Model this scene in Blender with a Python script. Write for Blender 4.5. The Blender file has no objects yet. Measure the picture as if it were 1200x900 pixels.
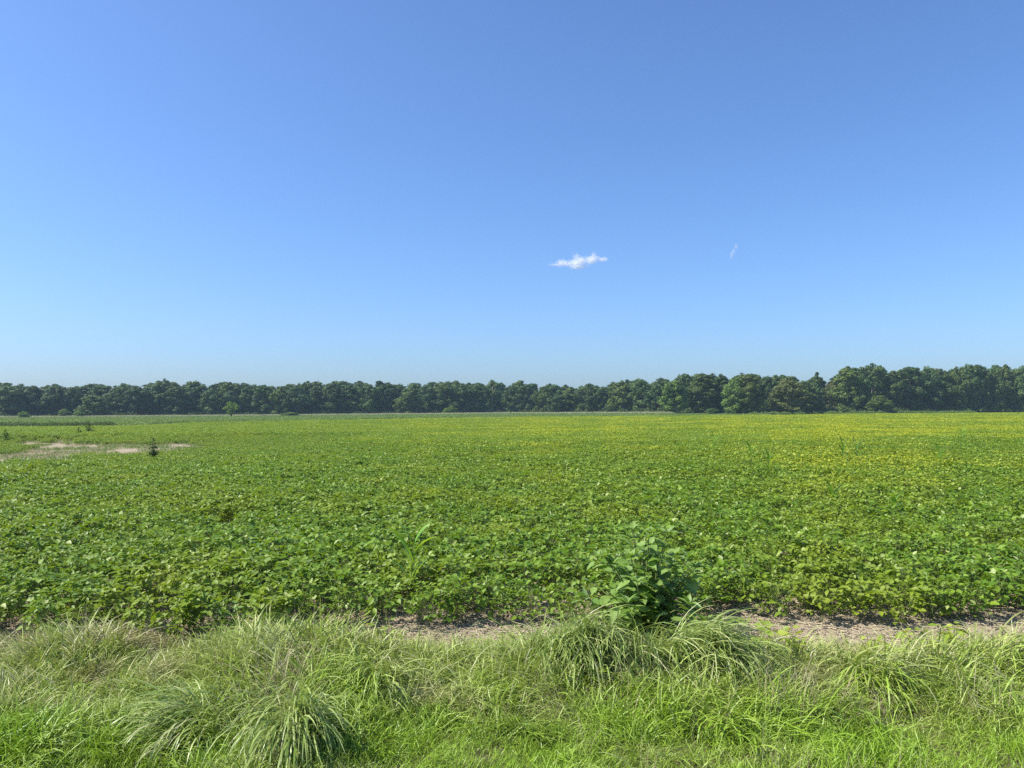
import bpy, math, random
import numpy as np
from mathutils import Vector, Matrix, Euler

R = math.radians
rng = np.random.default_rng(11)
random.seed(11)
S = bpy.context.scene
COL = S.collection

# ------------------------------------------------------------------ camera, sky, sun, exposure
CAMH, F, HOR, ROLL = 2.0, 901.0, 480.5, R(0.22)
cd = bpy.data.cameras.new('camera'); cam = bpy.data.objects.new('camera', cd); COL.objects.link(cam)
cd.sensor_width = 36.0; cd.lens = 36.0 * F / 1200.0; cd.clip_start = 0.05; cd.clip_end = 30000
pitch = math.atan((HOR - 450) / F)
cam.matrix_world = (Matrix.Translation((0, 0, CAMH)) @ Matrix.Rotation(R(90) + pitch, 4, 'X') @ Matrix.Rotation(-ROLL, 4, 'Z'))
S.camera = cam

SUN_EL, SUN_AZ = R(50), R(-96)          # azimuth from +Y towards +X
W = bpy.data.worlds.new('World'); S.world = W; W.use_nodes = True
nt = W.node_tree; nt.nodes.clear()
sky = nt.nodes.new('ShaderNodeTexSky'); sky.sky_type = 'NISHITA'; sky.sun_disc = False
sky.sun_elevation = SUN_EL; sky.sun_rotation = SUN_AZ
sky.altitude = 0; sky.air_density = 1.0; sky.dust_density = 1.4; sky.ozone_density = 10.0
bg = nt.nodes.new('ShaderNodeBackground'); bg.inputs['Strength'].default_value = 0.119
wo = nt.nodes.new('ShaderNodeOutputWorld')
wb = nt.nodes.new('ShaderNodeMix'); wb.data_type = 'RGBA'; wb.blend_type = 'MULTIPLY'; wb.inputs[0].default_value = 1.0
wb.inputs[7].default_value = (0.95, 0.995, 1.07, 1)          # the photograph's bluer white balance
nt.links.new(sky.outputs[0], wb.inputs[6]); nt.links.new(wb.outputs[2], bg.inputs[0]); nt.links.new(bg.outputs[0], wo.inputs[0])

sd = bpy.data.lights.new('sun', 'SUN'); sd.energy = 4.9; sd.angle = R(0.53); sd.color = (1.0, 0.95, 0.84)
so = bpy.data.objects.new('sun', sd); COL.objects.link(so)
sdir = Vector((math.sin(SUN_AZ) * math.cos(SUN_EL), math.cos(SUN_AZ) * math.cos(SUN_EL), math.sin(SUN_EL)))
so.rotation_euler = sdir.to_track_quat('Z', 'Y').to_euler(); so.location = (0, 0, 60)
S.view_settings.view_transform = 'Standard'; S.view_settings.look = 'None'
S.view_settings.exposure = 0.68; S.view_settings.gamma = 1.0; S.view_settings.use_curve_mapping = False
S.cycles.max_bounces = 6; S.cycles.diffuse_bounces = 3; S.cycles.glossy_bounces = 2
S.cycles.transmission_bounces = 4; S.cycles.volume_bounces = 4; S.cycles.transparent_max_bounces = 8
S.cycles.use_denoising = False

def yhor(px): return HOR + 0.0 - (px - 600) * math.tan(ROLL)
def XY(px, D): return (D * (px - 600) / F, D)
def ztop(px, py, D): return CAMH + (yhor(px) - py) / F * D

# ------------------------------------------------------------------ helpers
def tag(o, label=None, cat=None, group=None, kind=None):
    if label: o['label'] = label
    if cat: o['category'] = cat
    if group: o['group'] = group
    if kind: o['kind'] = kind
    return o

def empty(name, loc, rz=0.0):
    o = bpy.data.objects.new(name, None); COL.objects.link(o)
    o.location = loc; o.rotation_euler = (0, 0, rz); o.empty_display_size = 0.2
    return o

class MB:
    """vertex / face collector; tris and quads; a random value per vertex"""
    def __init__(s): s.V = []; s.F = []; s.rn = []; s.n = 0
    def add(s, V, Fs, rn):
        V = np.asarray(V, float).reshape(-1, 3)
        for f in Fs: s.F.append(np.asarray(f, int) + s.n)
        s.V.append(V); s.rn.append(np.broadcast_to(np.asarray(rn, float), (len(V),)).copy()); s.n += len(V)
    def mesh(s, name, mat, smooth=True):
        V = np.concatenate(s.V); rn = np.concatenate(s.rn)
        me = bpy.data.meshes.new(name)
        loops = np.concatenate([f.reshape(-1) for f in s.F]); tot = np.concatenate([np.full(len(f), f.shape[1]) for f in s.F])
        me.vertices.add(len(V)); me.vertices.foreach_set('co', V.astype(np.float32).ravel())
        me.loops.add(len(loops)); me.loops.foreach_set('vertex_index', loops.astype(np.int32))
        me.polygons.add(len(tot)); st = np.concatenate([[0], np.cumsum(tot)[:-1]])
        me.polygons.foreach_set('loop_start', st.astype(np.int32)); me.polygons.foreach_set('loop_total', tot.astype(np.int32))
        me.update(calc_edges=True)
        me.polygons.foreach_set('use_smooth', np.full(len(tot), smooth))
        a = me.attributes.new('rnd', 'FLOAT', 'POINT'); a.data.foreach_set('value', rn.astype(np.float32))
        if mat: me.materials.append(mat)
        me.validate()
        return me
    def build(s, name, mat, parent=None, smooth=True):
        return link(name, s.mesh(name, mat, smooth), parent)

def link(name, me, parent=None, loc=None):
    o = bpy.data.objects.new(name, me); COL.objects.link(o)
    if parent: o.parent = parent
    if loc is not None: o.location = loc
    return o

def rotm(az, pitch, roll):
    """frames with x axis along azimuth az raised by pitch, rolled about it: (n,3,3), columns x y z"""
    az, pitch, roll = np.broadcast_arrays(np.asarray(az, float), pitch, roll)
    ca, sa, cp, sp, cr, sr = np.cos(az), np.sin(az), np.cos(pitch), np.sin(pitch), np.cos(roll), np.sin(roll)
    X = np.stack([ca * cp, sa * cp, sp], -1)
    Y0 = np.stack([-sa, ca, np.zeros_like(ca)], -1)
    Z0 = np.cross(X, Y0)
    Y = Y0 * cr[..., None] + Z0 * sr[..., None]
    Z = np.cross(X, Y)
    return np.stack([X, Y, Z], -1)

# leaf templates: x along the leaf, y across, z up
LEAF_HI = (np.array([[0, 0, 0], [.14, .27, .05], [.42, .42, .07], [.75, .25, .02], [1.02, 0, -.09],
                     [.75, -.25, .02], [.42, -.42, .07], [.14, -.27, .05], [.42, 0, -.03], [.75, 0, -.05]], float),
           [np.array([[0, 8, 1], [8, 2, 1], [9, 4, 3], [0, 7, 8], [8, 7, 6], [9, 5, 4]]), np.array([[8, 9, 3, 2], [8, 6, 5, 9]])])
LEAF_LO = (np.array([[0, 0, 0], [.45, .4, .07], [1, 0, -.06], [.45, -.4, .07], [.45, 0, -.02]], float),
           [np.array([[0, 4, 1], [4, 2, 1], [0, 3, 4], [4, 3, 2]])])
def stamp(mb, tpl, P, M, sx, sy, rn):
    T, Fs = tpl; n = len(P); k = len(T)
    L = np.repeat(T[None], n, 0).copy()
    L[..., 0] *= np.asarray(sx)[:, None]; L[..., 1] *= np.asarray(sy)[:, None]; L[..., 2] *= np.asarray(sx)[:, None]
    V = np.einsum('nij,nkj->nki', M, L) + P[:, None, :]
    off = (np.arange(n) * k)[:, None, None]
    mb.add(V.reshape(-1, 3), [(f[None] + off).reshape(-1, f.shape[1]) for f in Fs], np.repeat(rn, k))

def tube(mb, pts, rad, sides=4, rn=0.5):
    pts = np.asarray(pts, float); n = len(pts); rad = np.broadcast_to(rad, (n,))
    t = np.gradient(pts, axis=0); t /= np.linalg.norm(t, axis=1)[:, None] + 1e-9
    ref = np.array([0.3, 0.9, 0.1]); u = np.cross(t, ref); u /= np.linalg.norm(u, axis=1)[:, None] + 1e-9; v = np.cross(t, u)
    a = np.arange(sides) * 2 * np.pi / sides
    V = pts[:, None] + rad[:, None, None] * (np.cos(a)[None, :, None] * u[:, None] + np.sin(a)[None, :, None] * v[:, None])
    q = []
    for i in range(n - 1):
        for j in range(sides):
            q.append([i * sides + j, i * sides + (j + 1) % sides, (i + 1) * sides + (j + 1) % sides, (i + 1) * sides + j])
    mb.add(V.reshape(-1, 3), [np.array(q)], rn)

def blades(mb, P, az, length, width, lean, curl, rn, seg=5, twist=0.0):
    """grass ribbons: start leaning by 'lean' from the vertical, bending over by 'curl' (radians) along the length"""
    n = len(P); s = np.linspace(0, 1, seg + 1)
    ang = lean[:, None] + curl[:, None] * (s[None] ** 1.3)                  # from vertical
    dh = np.sin(ang); dz = np.cos(ang)
    step = (length / seg)[:, None]
    h = np.concatenate([np.zeros((n, 1)), np.cumsum((dh[:, :-1] + dh[:, 1:]) / 2 * step, 1)], 1)
    z = np.concatenate([np.zeros((n, 1)), np.cumsum((dz[:, :-1] + dz[:, 1:]) / 2 * step, 1)], 1)
    ca, sa = np.cos(az)[:, None], np.sin(az)[:, None]
    C = np.stack([P[:, 0:1] + h * ca, P[:, 1:2] + h * sa, P[:, 2:3] + z], -1)
    C[..., 2] = np.maximum(C[..., 2], 0.012 + 0.02 * rn[:, None])
    tw = twist * (rng.random((n, 1)) - .5) * s[None] * 2 + (rng.random((n, 1)) - .5) * 1.2
    sx, sy = -np.sin(az[:, None] + tw), np.cos(az[:, None] + tw)
    wprof = np.array([0.6] + [1.0] * (seg - 2) + [0.65, 0.06])[None] if seg > 2 else np.array([[.8, 1, .1]])
    w = width[:, None] * wprof / 2
    side = np.stack([sx * w, sy * w, (rng.random((n, 1)) - .5) * w], -1)
    V = np.stack([C - side, C + side], 2)                                  # n, seg+1, 2, 3
    k = (seg + 1) * 2; base = (np.arange(n) * k)[:, None, None]
    q = np.array([[2 * i, 2 * i + 1, 2 * i + 3, 2 * i + 2] for i in range(seg)])
    mb.add(V.reshape(-1, 3), [(q[None] + base).reshape(-1, 4)], np.repeat(rn, k))

# smooth value noise in numpy, for laying things out
_tab = np.random.default_rng(5).random((256, 256))
def vnoise(x, y, s):
    x = np.asarray(x, float) / s + 61.3; y = np.asarray(y, float) / s + 17.7
    xi, yi = np.floor(x).astype(int), np.floor(y).astype(int); fx, fy = x - xi, y - yi
    fx = fx * fx * (3 - 2 * fx); fy = fy * fy * (3 - 2 * fy)
    t = lambda a, b: _tab[a % 256, b % 256]
    return (t(xi, yi) * (1 - fx) + t(xi + 1, yi) * fx) * (1 - fy) + (t(xi, yi + 1) * (1 - fx) + t(xi + 1, yi + 1) * fx) * fy

# ------------------------------------------------------------------ terrain
PXA = np.array([-300, 0, 300, 600, 775, 870, 1000, 1200, 1500], float)
DTR = np.array([300, 305, 330, 350, 300, 262, 275, 290, 300], float)        # distance of the tree line
YBA = np.array([490, 490, 488, 485.3, 485, 486, 484.8, 483.6, 482.5], float)
def ground_z(x, y):
    x = np.asarray(x, float); y = np.asarray(y, float)
    ys = np.maximum(y, 1.0); px = np.clip(600 + F * x / ys, -300, 1500)
    D = np.interp(px, PXA, DTR); yb = np.interp(px, PXA, YBA)
    zt = CAMH - (yb - (HOR - (px - 600) * math.tan(ROLL))) / F * D
    t = np.clip((y - 55) / (D - 70), 0, 1); t = t * t * (3 - 2 * t)
    z = zt * t * (y > 1)
    near = np.exp(-(y / 60.0) ** 2)
    z = z + 0.05 * (vnoise(x, y, 9.0) - .5) * (1 - near * .3)
    verge = 1 / (1 + np.exp((y - 6.9) / .25)) * (y > -20)
    z = z + verge * (0.10 * (vnoise(x, y, 0.9) - .5) + 0.06 * (vnoise(x + 9, y, .4) - .5)) + 0.02 * (vnoise(x, y, .5) - .5) * np.exp(-(y / 40) ** 2)
    return z

def axis(a, b, fine, grow):
    out = [0.0]; st = fine
    while out[-1] < b: out.append(out[-1] + st); st = st if out[-1] < a else st * grow
    return np.array(out)
ax = axis(9, 1500, 0.14, 1.07); gx = np.concatenate([-ax[:0:-1], ax])
ay = axis(9, 1500, 0.10, 1.035); ayb = axis(2, 300, 0.5, 1.3); gy = np.concatenate([-ayb[:0:-1], ay])
GX, GY = np.meshgrid(gx, gy); GZ = ground_z(GX, GY)
nx, ny = len(gx), len(gy)
ii = (np.arange(ny - 1)[:, None] * nx + np.arange(nx - 1)[None]).ravel()
gm = MB(); gm.add(np.stack([GX, GY, GZ], -1).reshape(-1, 3), [np.stack([ii, ii + 1, ii + 1 + nx, ii + nx], 1)], 0.5)

# ------------------------------------------------------------------ materials
class NT:
    def __init__(s, name):
        s.m = bpy.data.materials.new(name); s.m.use_nodes = True; s.t = s.m.node_tree; s.t.nodes.clear()
        s.out = s.n('OutputMaterial')
    def n(s, typ, **kw):
        nd = s.t.nodes.new('ShaderNode' + typ)
        for k, v in kw.items(): setattr(nd, k, v)
        return nd
    def set(s, sock, v):
        if v is None: return
        if isinstance(v, bpy.types.NodeSocket): s.t.links.new(v, sock)
        else:
            if isinstance(v, (tuple, list)) and len(v) == 3 and sock.type == 'RGBA': v = (*v, 1)
            sock.default_value = v
    def math(s, op, a, b=None, c=None, clamp=False):
        nd = s.n('Math', operation=op, use_clamp=clamp)
        for i, v in enumerate((a, b, c)):
            if v is not None: s.set(nd.inputs[i], v)
        return nd.outputs[0]
    def mix(s, f, a, b, blend='MIX'):
        nd = s.n('Mix', data_type='RGBA', blend_type=blend)
        s.set(nd.inputs[0], f); s.set(nd.inputs[6], a); s.set(nd.inputs[7], b); return nd.outputs[2]
    def noise(s, scale, vec=None, detail=3.0, rough=.55):
        nd = s.n('TexNoise'); nd.inputs['Scale'].default_value = scale; nd.inputs['Detail'].default_value = detail
        nd.inputs['Roughness'].default_value = rough
        if vec is not None: s.set(nd.inputs['Vector'], vec)
        return nd.outputs[0]
    def ramp(s, v, a, b):
        nd = s.n('MapRange'); nd.interpolation_type = 'SMOOTHSTEP'
        s.set(nd.inputs[0], v); s.set(nd.inputs[1], a); s.set(nd.inputs[2], b); return nd.outputs[0]
    def pos(s):
        g = s.n('NewGeometry'); x = s.n('SeparateXYZ'); s.t.links.new(g.outputs['Position'], x.inputs[0])
        return g.outputs['Position'], x.outputs[0], x.outputs[1]
    def rnd(s, name='rnd'):
        a = s.n('Attribute'); a.attribute_name = name; return a.outputs['Fac']
    def surf(s, base, rough=.5, trans=0.0, tcol=None, spec=.4, normal=None):
        p = s.n('BsdfPrincipled'); s.set(p.inputs['Base Color'], base); s.set(p.inputs['Roughness'], rough)
        s.set(p.inputs['Specular IOR Level'], spec)
        if normal is not None: s.set(p.inputs['Normal'], normal)
        sh = p.outputs[0]
        if trans:
            t = s.n('BsdfTranslucent'); s.set(t.inputs[0], tcol if tcol is not None else base)
            m = s.n('MixShader'); m.inputs[0].default_value = trans
            s.t.links.new(sh, m.inputs[1]); s.t.links.new(t.outputs[0], m.inputs[2]); sh = m.outputs[0]
        s.t.links.new(sh, s.out.inputs[0]); return s.m
    def bump(s, h, dist=.02, strength=.6):
        b = s.n('Bump'); b.inputs['Strength'].default_value = strength; b.inputs['Distance'].default_value = dist
        s.t.links.new(h, b.inputs['Height']); return b.outputs[0]

def mat_ground():
    m = NT('ground'); P, X, Y = m.pos()
    n1 = m.noise(.9, P, 5); n2 = m.noise(9, P, 6, .65); n3 = m.noise(60, P, 4, .7)
    soil = m.mix(m.ramp(n2, .3, .7), (.21, .165, .105), (.38, .315, .215))
    soil = m.mix(m.ramp(n3, .5, .75), soil, (.45, .385, .275))
    thatch = m.mix(n2, (.05, .06, .02), (.16, .14, .065))
    far = m.mix(m.ramp(m.noise(.03, P, 6, .7), .3, .7), (.075, .13, .035), (.14, .19, .06))
    e = m.math('ADD', Y, m.math('MULTIPLY', m.math('SUBTRACT', n1, .5), 1.2))
    c = m.mix(m.ramp(e, 6.15, 6.55), thatch, soil)
    fx = m.math('ABSOLUTE', X)
    c = m.mix(m.ramp(m.math('SUBTRACT', Y, m.math('MULTIPLY', fx, .1)), 230, 236), c, far)
    return m.surf(c, .9, spec=.15, normal=m.bump(n2, .03, .8))
MG = mat_ground()
ground = gm.build('ground', MG); tag(ground, kind='structure')

def mat_soy():
    m = NT('soybean_leaf'); P, X, Y = m.pos(); r = m.rnd()
    c = m.mix(m.ramp(r, 0, 1), (.085, .178, .012), (.20, .31, .028))
    c = m.mix(m.ramp(r, .88, 1.0), c, (.40, .46, .18))  # a few leaves painted pale, standing in for small bright highlights on the canopy
    patch = m.noise(.45, P, 3); c = m.mix(m.ramp(patch, .42, .75), c, (.23, .29, .024))
    # yellowing crop: farther out and to the right, in drifts; also along the far left edge
    big = m.noise(.045, P, 4, .6)
    v = m.math('ADD', m.ramp(m.math('ADD', Y, m.math('MULTIPLY', X, .45)), 10, 75), m.math('MULTIPLY', m.math('SUBTRACT', big, .5), 4.5))
    right = m.ramp(m.math('DIVIDE', X, m.math('MAXIMUM', Y, 1.0)), -.40, .30)
    v = m.math('MULTIPLY', v, m.math('ADD', m.math('MULTIPLY', right, .82), .18))
    v = m.math('MULTIPLY', v, m.math('ADD', .15, m.ramp(r, .15, .85)))
    v = m.math('MULTIPLY', v, m.math('ADD', .18, m.math('MULTIPLY', m.ramp(m.noise(.13, P, 4, .65), .42, .60), 1.25)), clamp=True)
    c = m.mix(m.math('MULTIPLY', v, .9), c, (.50, .50, .03))
    t = m.mix(.5, c, (.34, .48, .02))
    return m.surf(c, .5, .30, t, .32)
MSOY = mat_soy()
def mat_simple(name, a, b, rough=.6, trans=0.0, tcol=None, spec=.35, objcol=False, extra=None):
    m = NT(name); r = m.rnd(); c = m.mix(r, a, b)
    if extra: c = m.mix(m.ramp(r, extra[0], 1.0), c, extra[1])
    if objcol:
        oi = m.n('ObjectInfo'); c = m.mix(1.0, c, oi.outputs['Color'], 'MULTIPLY')
    return m.surf(c, rough, trans, tcol, spec)
MSTEM = mat_simple('plant_stem', (.09, .14, .035), (.17, .20, .06))
def mat_grass():
    m = NT('grass_blade'); P, X, Y = m.pos(); r = m.rnd()
    c = m.mix(r, (.19, .28, .028), (.46, .52, .13))
    c = m.mix(m.ramp(r, .80, .95), c, (.46, .45, .24))
    n = m.noise(1.1, P, 3); lush = m.math('MULTIPLY', m.ramp(n, .22, .58), m.ramp(Y, 5.9, 4.6))
    c = m.mix(m.math('MULTIPLY', lush, .8), c, (.22, .38, .012))
    dry = m.ramp(m.noise(1.3, P, 3), .52, .70); c = m.mix(m.math('MULTIPLY', m.math('MULTIPLY', dry, .65), m.ramp(Y, 4.6, 5.2)), c, (.38, .34, .17))
    straw = m.math('MULTIPLY', m.ramp(m.noise(2.2, P, 2), .50, .62), m.math('MULTIPLY', m.ramp(X, -2.0, -3.0), m.ramp(Y, 4.6, 5.2)))
    c = m.mix(m.math('MULTIPLY', straw, .7), c, (.36, .30, .17))
    return m.surf(c, .45, .22, m.mix(.4, c, (.34, .44, .03)), .4)
MGRASS = mat_grass()
MTUSS = mat_simple('tussock_blade', (.15, .23, .035), (.42, .49, .15), .42, .28, (.34, .44, .09), .45, extra=(.86, (.50, .48, .26)))
MDRY = mat_simple('dry_grass', (.26, .20, .11), (.46, .40, .25), .6, .2, (.4, .33, .16))
MRES = mat_simple('crop_residue', (.30, .24, .16), (.55, .47, .34), .8)
MCORN = mat_simple('corn_leaf', (.12, .26, .02), (.24, .40, .04), .4, .38, (.40, .55, .03), .5, objcol=True)
MWEED = mat_simple('weed_leaf', (.12, .22, .03), (.26, .37, .10), .5, .32, (.30, .48, .04), .3, extra=(.9, (.20, .30, .12)))
MDARKW = mat_simple('dark_weed', (.03, .06, .015), (.07, .12, .03), .6, .2, (.10, .18, .02))
MMEAD = mat_simple('meadow', (.08, .15, .03), (.17, .25, .06), .6, .25, (.2, .3, .04))
MTREE = mat_simple('tree_leaf', (.032, .060, .014), (.11, .165, .038), .6, .22, (.08, .13, .02), .3, objcol=True)
MBARK = mat_simple('bark', (.12, .10, .08), (.22, .19, .15), .9, objcol=True)
MYEL = mat_simple('yellow_green_leaf', (.20, .30, .03), (.36, .42, .06), .45, .35, (.45, .5, .04))

# ------------------------------------------------------------------ scattering stuff with geometry nodes
def proto(name, me):
    return bpy.data.objects.new(name, me)            # never linked: it only lends its mesh
def scatter(name, P, rot, scl, idx, protos):
    me = bpy.data.meshes.new(name); n = len(P)
    me.vertices.add(n); me.vertices.foreach_set('co', np.asarray(P, np.float32).ravel())
    a = me.attributes.new('rot', 'FLOAT_VECTOR', 'POINT'); a.data.foreach_set('vector', np.asarray(rot, np.float32).ravel())
    a = me.attributes.new('scl', 'FLOAT', 'POINT'); a.data.foreach_set('value', np.asarray(scl, np.float32))
    a = me.attributes.new('idx', 'INT', 'POINT'); a.data.foreach_set('value', np.asarray(idx, np.int32))
    o = link(name, me)
    g = bpy.data.node_groups.new(name, 'GeometryNodeTree')
    g.interface.new_socket('Geometry', in_out='INPUT', socket_type='NodeSocketGeometry')
    g.interface.new_socket('Geometry', in_out='OUTPUT', socket_type='NodeSocketGeometry')
    N, L = g.nodes, g.links
    gi, go = N.new('NodeGroupInput'), N.new('NodeGroupOutput'); j = N.new('GeometryNodeJoinGeometry')
    def attr(nm, ty):
        a = N.new('GeometryNodeInputNamedAttribute'); a.data_type = ty; a.inputs[0].default_value = nm; return a.outputs[0]
    ar, as_, ai = attr('rot', 'FLOAT_VECTOR'), attr('scl', 'FLOAT'), attr('idx', 'INT')
    er = N.new('FunctionNodeEulerToRotation'); L.new(ar, er.inputs[0])
    for k, p in enumerate(protos):
        oi = N.new('GeometryNodeObjectInfo'); oi.inputs[0].default_value = p
        cmp = N.new('FunctionNodeCompare'); cmp.data_type = 'INT'; cmp.operation = 'EQUAL'
        ins = [q for q in cmp.inputs if q.type == 'INT']; L.new(ai, ins[0]); ins[1].default_value = k
        ip = N.new('GeometryNodeInstanceOnPoints')
        L.new(gi.outputs[0], ip.inputs['Points']); L.new(cmp.outputs[0], ip.inputs['Selection'])
        L.new(oi.outputs['Geometry'], ip.inputs['Instance']); L.new(er.outputs[0], ip.inputs['Rotation']); L.new(as_, ip.inputs['Scale'])
        L.new(ip.outputs[0], j.inputs[0])
    L.new(j.outputs[0], go.inputs[0])
    md = o.modifiers.new('scatter', 'NODES'); md.node_group = g
    tag(o, kind='stuff'); return o

def grid_pts(x0, x1, y0, y1, step, jit=.5):
    gx = np.arange(x0, x1, step); gy = np.arange(y0, y1, step); A, B = np.meshgrid(gx, gy)
    A = A.ravel() + (rng.random(A.size) - .5) * step * 2 * jit; B = B.ravel() + (rng.random(B.size) - .5) * step * 2 * jit
    return A, B
def in_view(x, y, margin=.17, pad=2.0):
    return np.abs(x) < y * (600 / F + margin) + pad

# ------------------------------------------------------------------ field layout
EP = np.array([-400, 0, 150, 300, 450, 600, 800, 1000, 1200, 1600], float)
ED = np.array([70, 84, 92, 122, 146, 166, 182, 210, 232, 240], float)
def field_far(x, y): return np.interp(600 + F * x / np.maximum(y, 1), EP, ED)
def in_field(x, y):
    far = field_far(x, y)
    ok = (y < far + 2 * (vnoise(x, y, 6) - .5)) & (y > np.interp(x, [-2.6, -1.6, 1.2, 1.8], [6.72, 6.98, 7.0, 7.15]) + .35 * (vnoise(x, y * 0, .9) - .5))
    # bare patch on the left: two tongues of dry soil
    px = 600 + F * x / np.maximum(y, 1); w = (vnoise(x, y, 5) - .5) + .9 * (vnoise(x, y, .7) - .5)
    a = (y > 34.5 + 3.5 * w) & (y < 48 + 5 * w) & (px < 240 + 60 * w) & (px > 25 + 40 * w)
    b = (y > 27 + 2 * w) & (y < 36 + 2.5 * w) & (px < 105 + 50 * w)
    c = (y > 43 + 3 * w) & (y < 54 + 4 * w) & (px < 110 + 50 * w) & (vnoise(x, y, 1.1) > .35)
    return ok & ~(a | b | c)

# ------------------------------------------------------------------ soybean plants
def trifoliates(mb, C, az, size, tpl, droop=None):
    """C: leaf centres (n,3); az: outward azimuth"""
    n = len(C)
    til = rng.normal(-.15, .38, n) if droop is None else droop
    for k, (da, f) in enumerate(((0, 1.0), (1.35, .88), (-1.35, .88))):
        a = az + da + rng.normal(0, .15, n)
        M = rotm(a, til + rng.normal(0, .22, n), rng.normal(0, .38, n))
        s = size * f * (1 + rng.normal(0, .08, n))
        st = C + M[:, :, 0] * (.012 if k else .03)
        stamp(mb, tpl, st, M, s, s * .82 * (1 + rng.normal(0, .1, n)), rng.random(n) ** 1.2)
def soy_leaf_mb(H, n, rad, tpl, big=1.0):
    mb = MB(); t = rng.random(n) ** .62
    h = H * (.14 + .86 * t); az = rng.random(n) * 2 * np.pi
    r = rad * (.25 + .75 * rng.random(n) ** .6) * (1.08 - .55 * t ** 3)
    C = np.stack([np.cos(az) * r, np.sin(az) * r, h * (1 - .12 * (r / rad) ** 2)], 1)
    trifoliates(mb, C, az, rng.uniform(.045, .088, n) * big, tpl)
    return mb, C
def soy_protos(k, H, n, rad):
    out = []
    for i in range(k):
        mb, C = soy_leaf_mb(H * random.uniform(.88, 1.12), n, rad, LEAF_HI)
        st = MB()
        tube(st, [(0, 0, -.03), (.006, 0, H * .4), (-.004, .006, H * .8)], [.005, .004, .0025], 4, .3)
        for c in C[::1]:
            b = np.array([c[0] * .12, c[1] * .12, max(c[2] - .10 - .05 * random.random(), .03)])
            tube(st, [b, (b + c) / 2 + (0, 0, .012), c], .0016, 3, .6)
        out.append((mb.mesh('foliage', MSOY), st.mesh('stem', MSTEM)))
    return out
SOY = soy_protos(10, .40, 29, .175)
def merged(a, b, name):
    """one mesh out of foliage + stem, two material slots"""
    import bmesh
    bm = bmesh.new(); bm.from_mesh(a); n = len(bm.faces); bm.from_mesh(b); bm.faces.ensure_lookup_table()
    for f in bm.faces[n:]: f.material_index = 1
    me = bpy.data.meshes.new(name); bm.to_mesh(me); bm.free()
    me.materials.append(MSOY); me.materials.append(MSTEM); return me
soyp = [proto('soybean_source', merged(f, s, 'soybean_source')) for f, s in SOY]

x, y = grid_pts(-46, 36, 6.5, 57, .245)
k = in_view(x, y) & in_field(x, y) & ((y < 40) | (x < -9))
gap = vnoise(x, y, .55) < .13 + .08 * (y < 8.0)
k &= ~gap
x, y = x[k], y[k]
scl = rng.uniform(.82, 1.15, len(x)) * (.92 + .22 * vnoise(x, y, 2.2)) * np.clip(.88 + (y - 7.4) * .06, .85, 1.0)
rz = rng.random(len(x)) * 6.283; idx = rng.integers(0, len(soyp), len(x)); z = ground_z(x, y)
scl *= np.where((x < -7) & (y > 24) & (y < 54), .62 + .38 * np.clip(np.hypot((x + 20) / 17, (y - 40) / 15) - .35, 0, 1), 1)   # stunted round the bare patch
# the 300 that show largest are things, the rest is the crop
vis = np.abs(x) < y * (600 / F) + .25
order = np.argsort(np.where(vis, y, 1e9))
near = order[:300]; rest = np.setdiff1d(np.arange(len(x)), near)
yellow_n = 0
for i in near:
    e = empty('soybean_plant', (x[i], y[i], z[i]), rz[i]); e.scale = (scl[i],) * 3
    tag(e, 'leafy green soybean plant in the front rows along the bare soil', 'soybean plant', 'soybean plants in the front rows of the field')
    f, s = SOY[idx[i]]
    link('foliage', f, e); link('stem', s, e)

def soy_patch(size, n, leaf, tpl, h0=.24, h1=.46):
    mb = MB(); r = size * .62 * np.sqrt(rng.random(n)); a = rng.random(n) * 6.283
    px_, py_ = r * np.cos(a), r * np.sin(a)
    off = rng.random() * 100
    top = h1 - .10 * (vnoise(px_ + off, py_, .45)) - .05 * vnoise(px_, py_ + off, 1.3)
    C = np.stack([px_, py_, h0 + (top - h0) * rng.random(n) ** .5], 1)
    trifoliates(mb, C, rng.random(n) * 6.283, rng.uniform(.8, 1.25, n) * leaf, tpl)
    return mb.mesh('soybean_patch', MSOY)
mid = [proto('soybean_patch', soy_patch(1.5, 420, .074, LEAF_LO)) for _ in range(8)]
far_ = [proto('soybean_patch_far', soy_patch(3.2, 850, .11, LEAF_LO, .2, .5)) for _ in range(6)]
x1, y1 = grid_pts(-100, 100, 40, 100, 1.25, .4); k = in_view(x1, y1) & in_field(x1, y1) & ~((y1 < 57.6) & (x1 < -9.6)); x1, y1 = x1[k], y1[k]
x2, y2 = grid_pts(-230, 230, 100, 245, 2.7, .4); k = in_view(x2, y2) & in_field(x2, y2); x2, y2 = x2[k], y2[k]
xx = np.concatenate([x1, x2]); yy = np.concatenate([y1, y2])
ix = np.concatenate([rng.integers(0, 8, len(x1)), 8 + rng.integers(0, 6, len(x2))])
zz = ground_z(xx, yy); o_ = np.zeros(len(xx))
PR_ = np.stack([x, y, z], 1)[rest]; sR, iR, rR = scl[rest], idx[rest], rz[rest]
Pa = np.concatenate([PR_, np.stack([xx, yy, zz], 1)]); ra = np.concatenate([rR, rng.random(len(xx)) * 6.283]); o_ = np.zeros(len(ra))
scatter('soybean_crop', Pa, np.stack([o_, o_, ra], 1), np.concatenate([sR, rng.uniform(.92, 1.1, len(xx)) * (.92 + .2 * vnoise(xx, yy, 7))]),
        np.concatenate([iR, ix + len(soyp)]), soyp + mid + far_)

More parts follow.
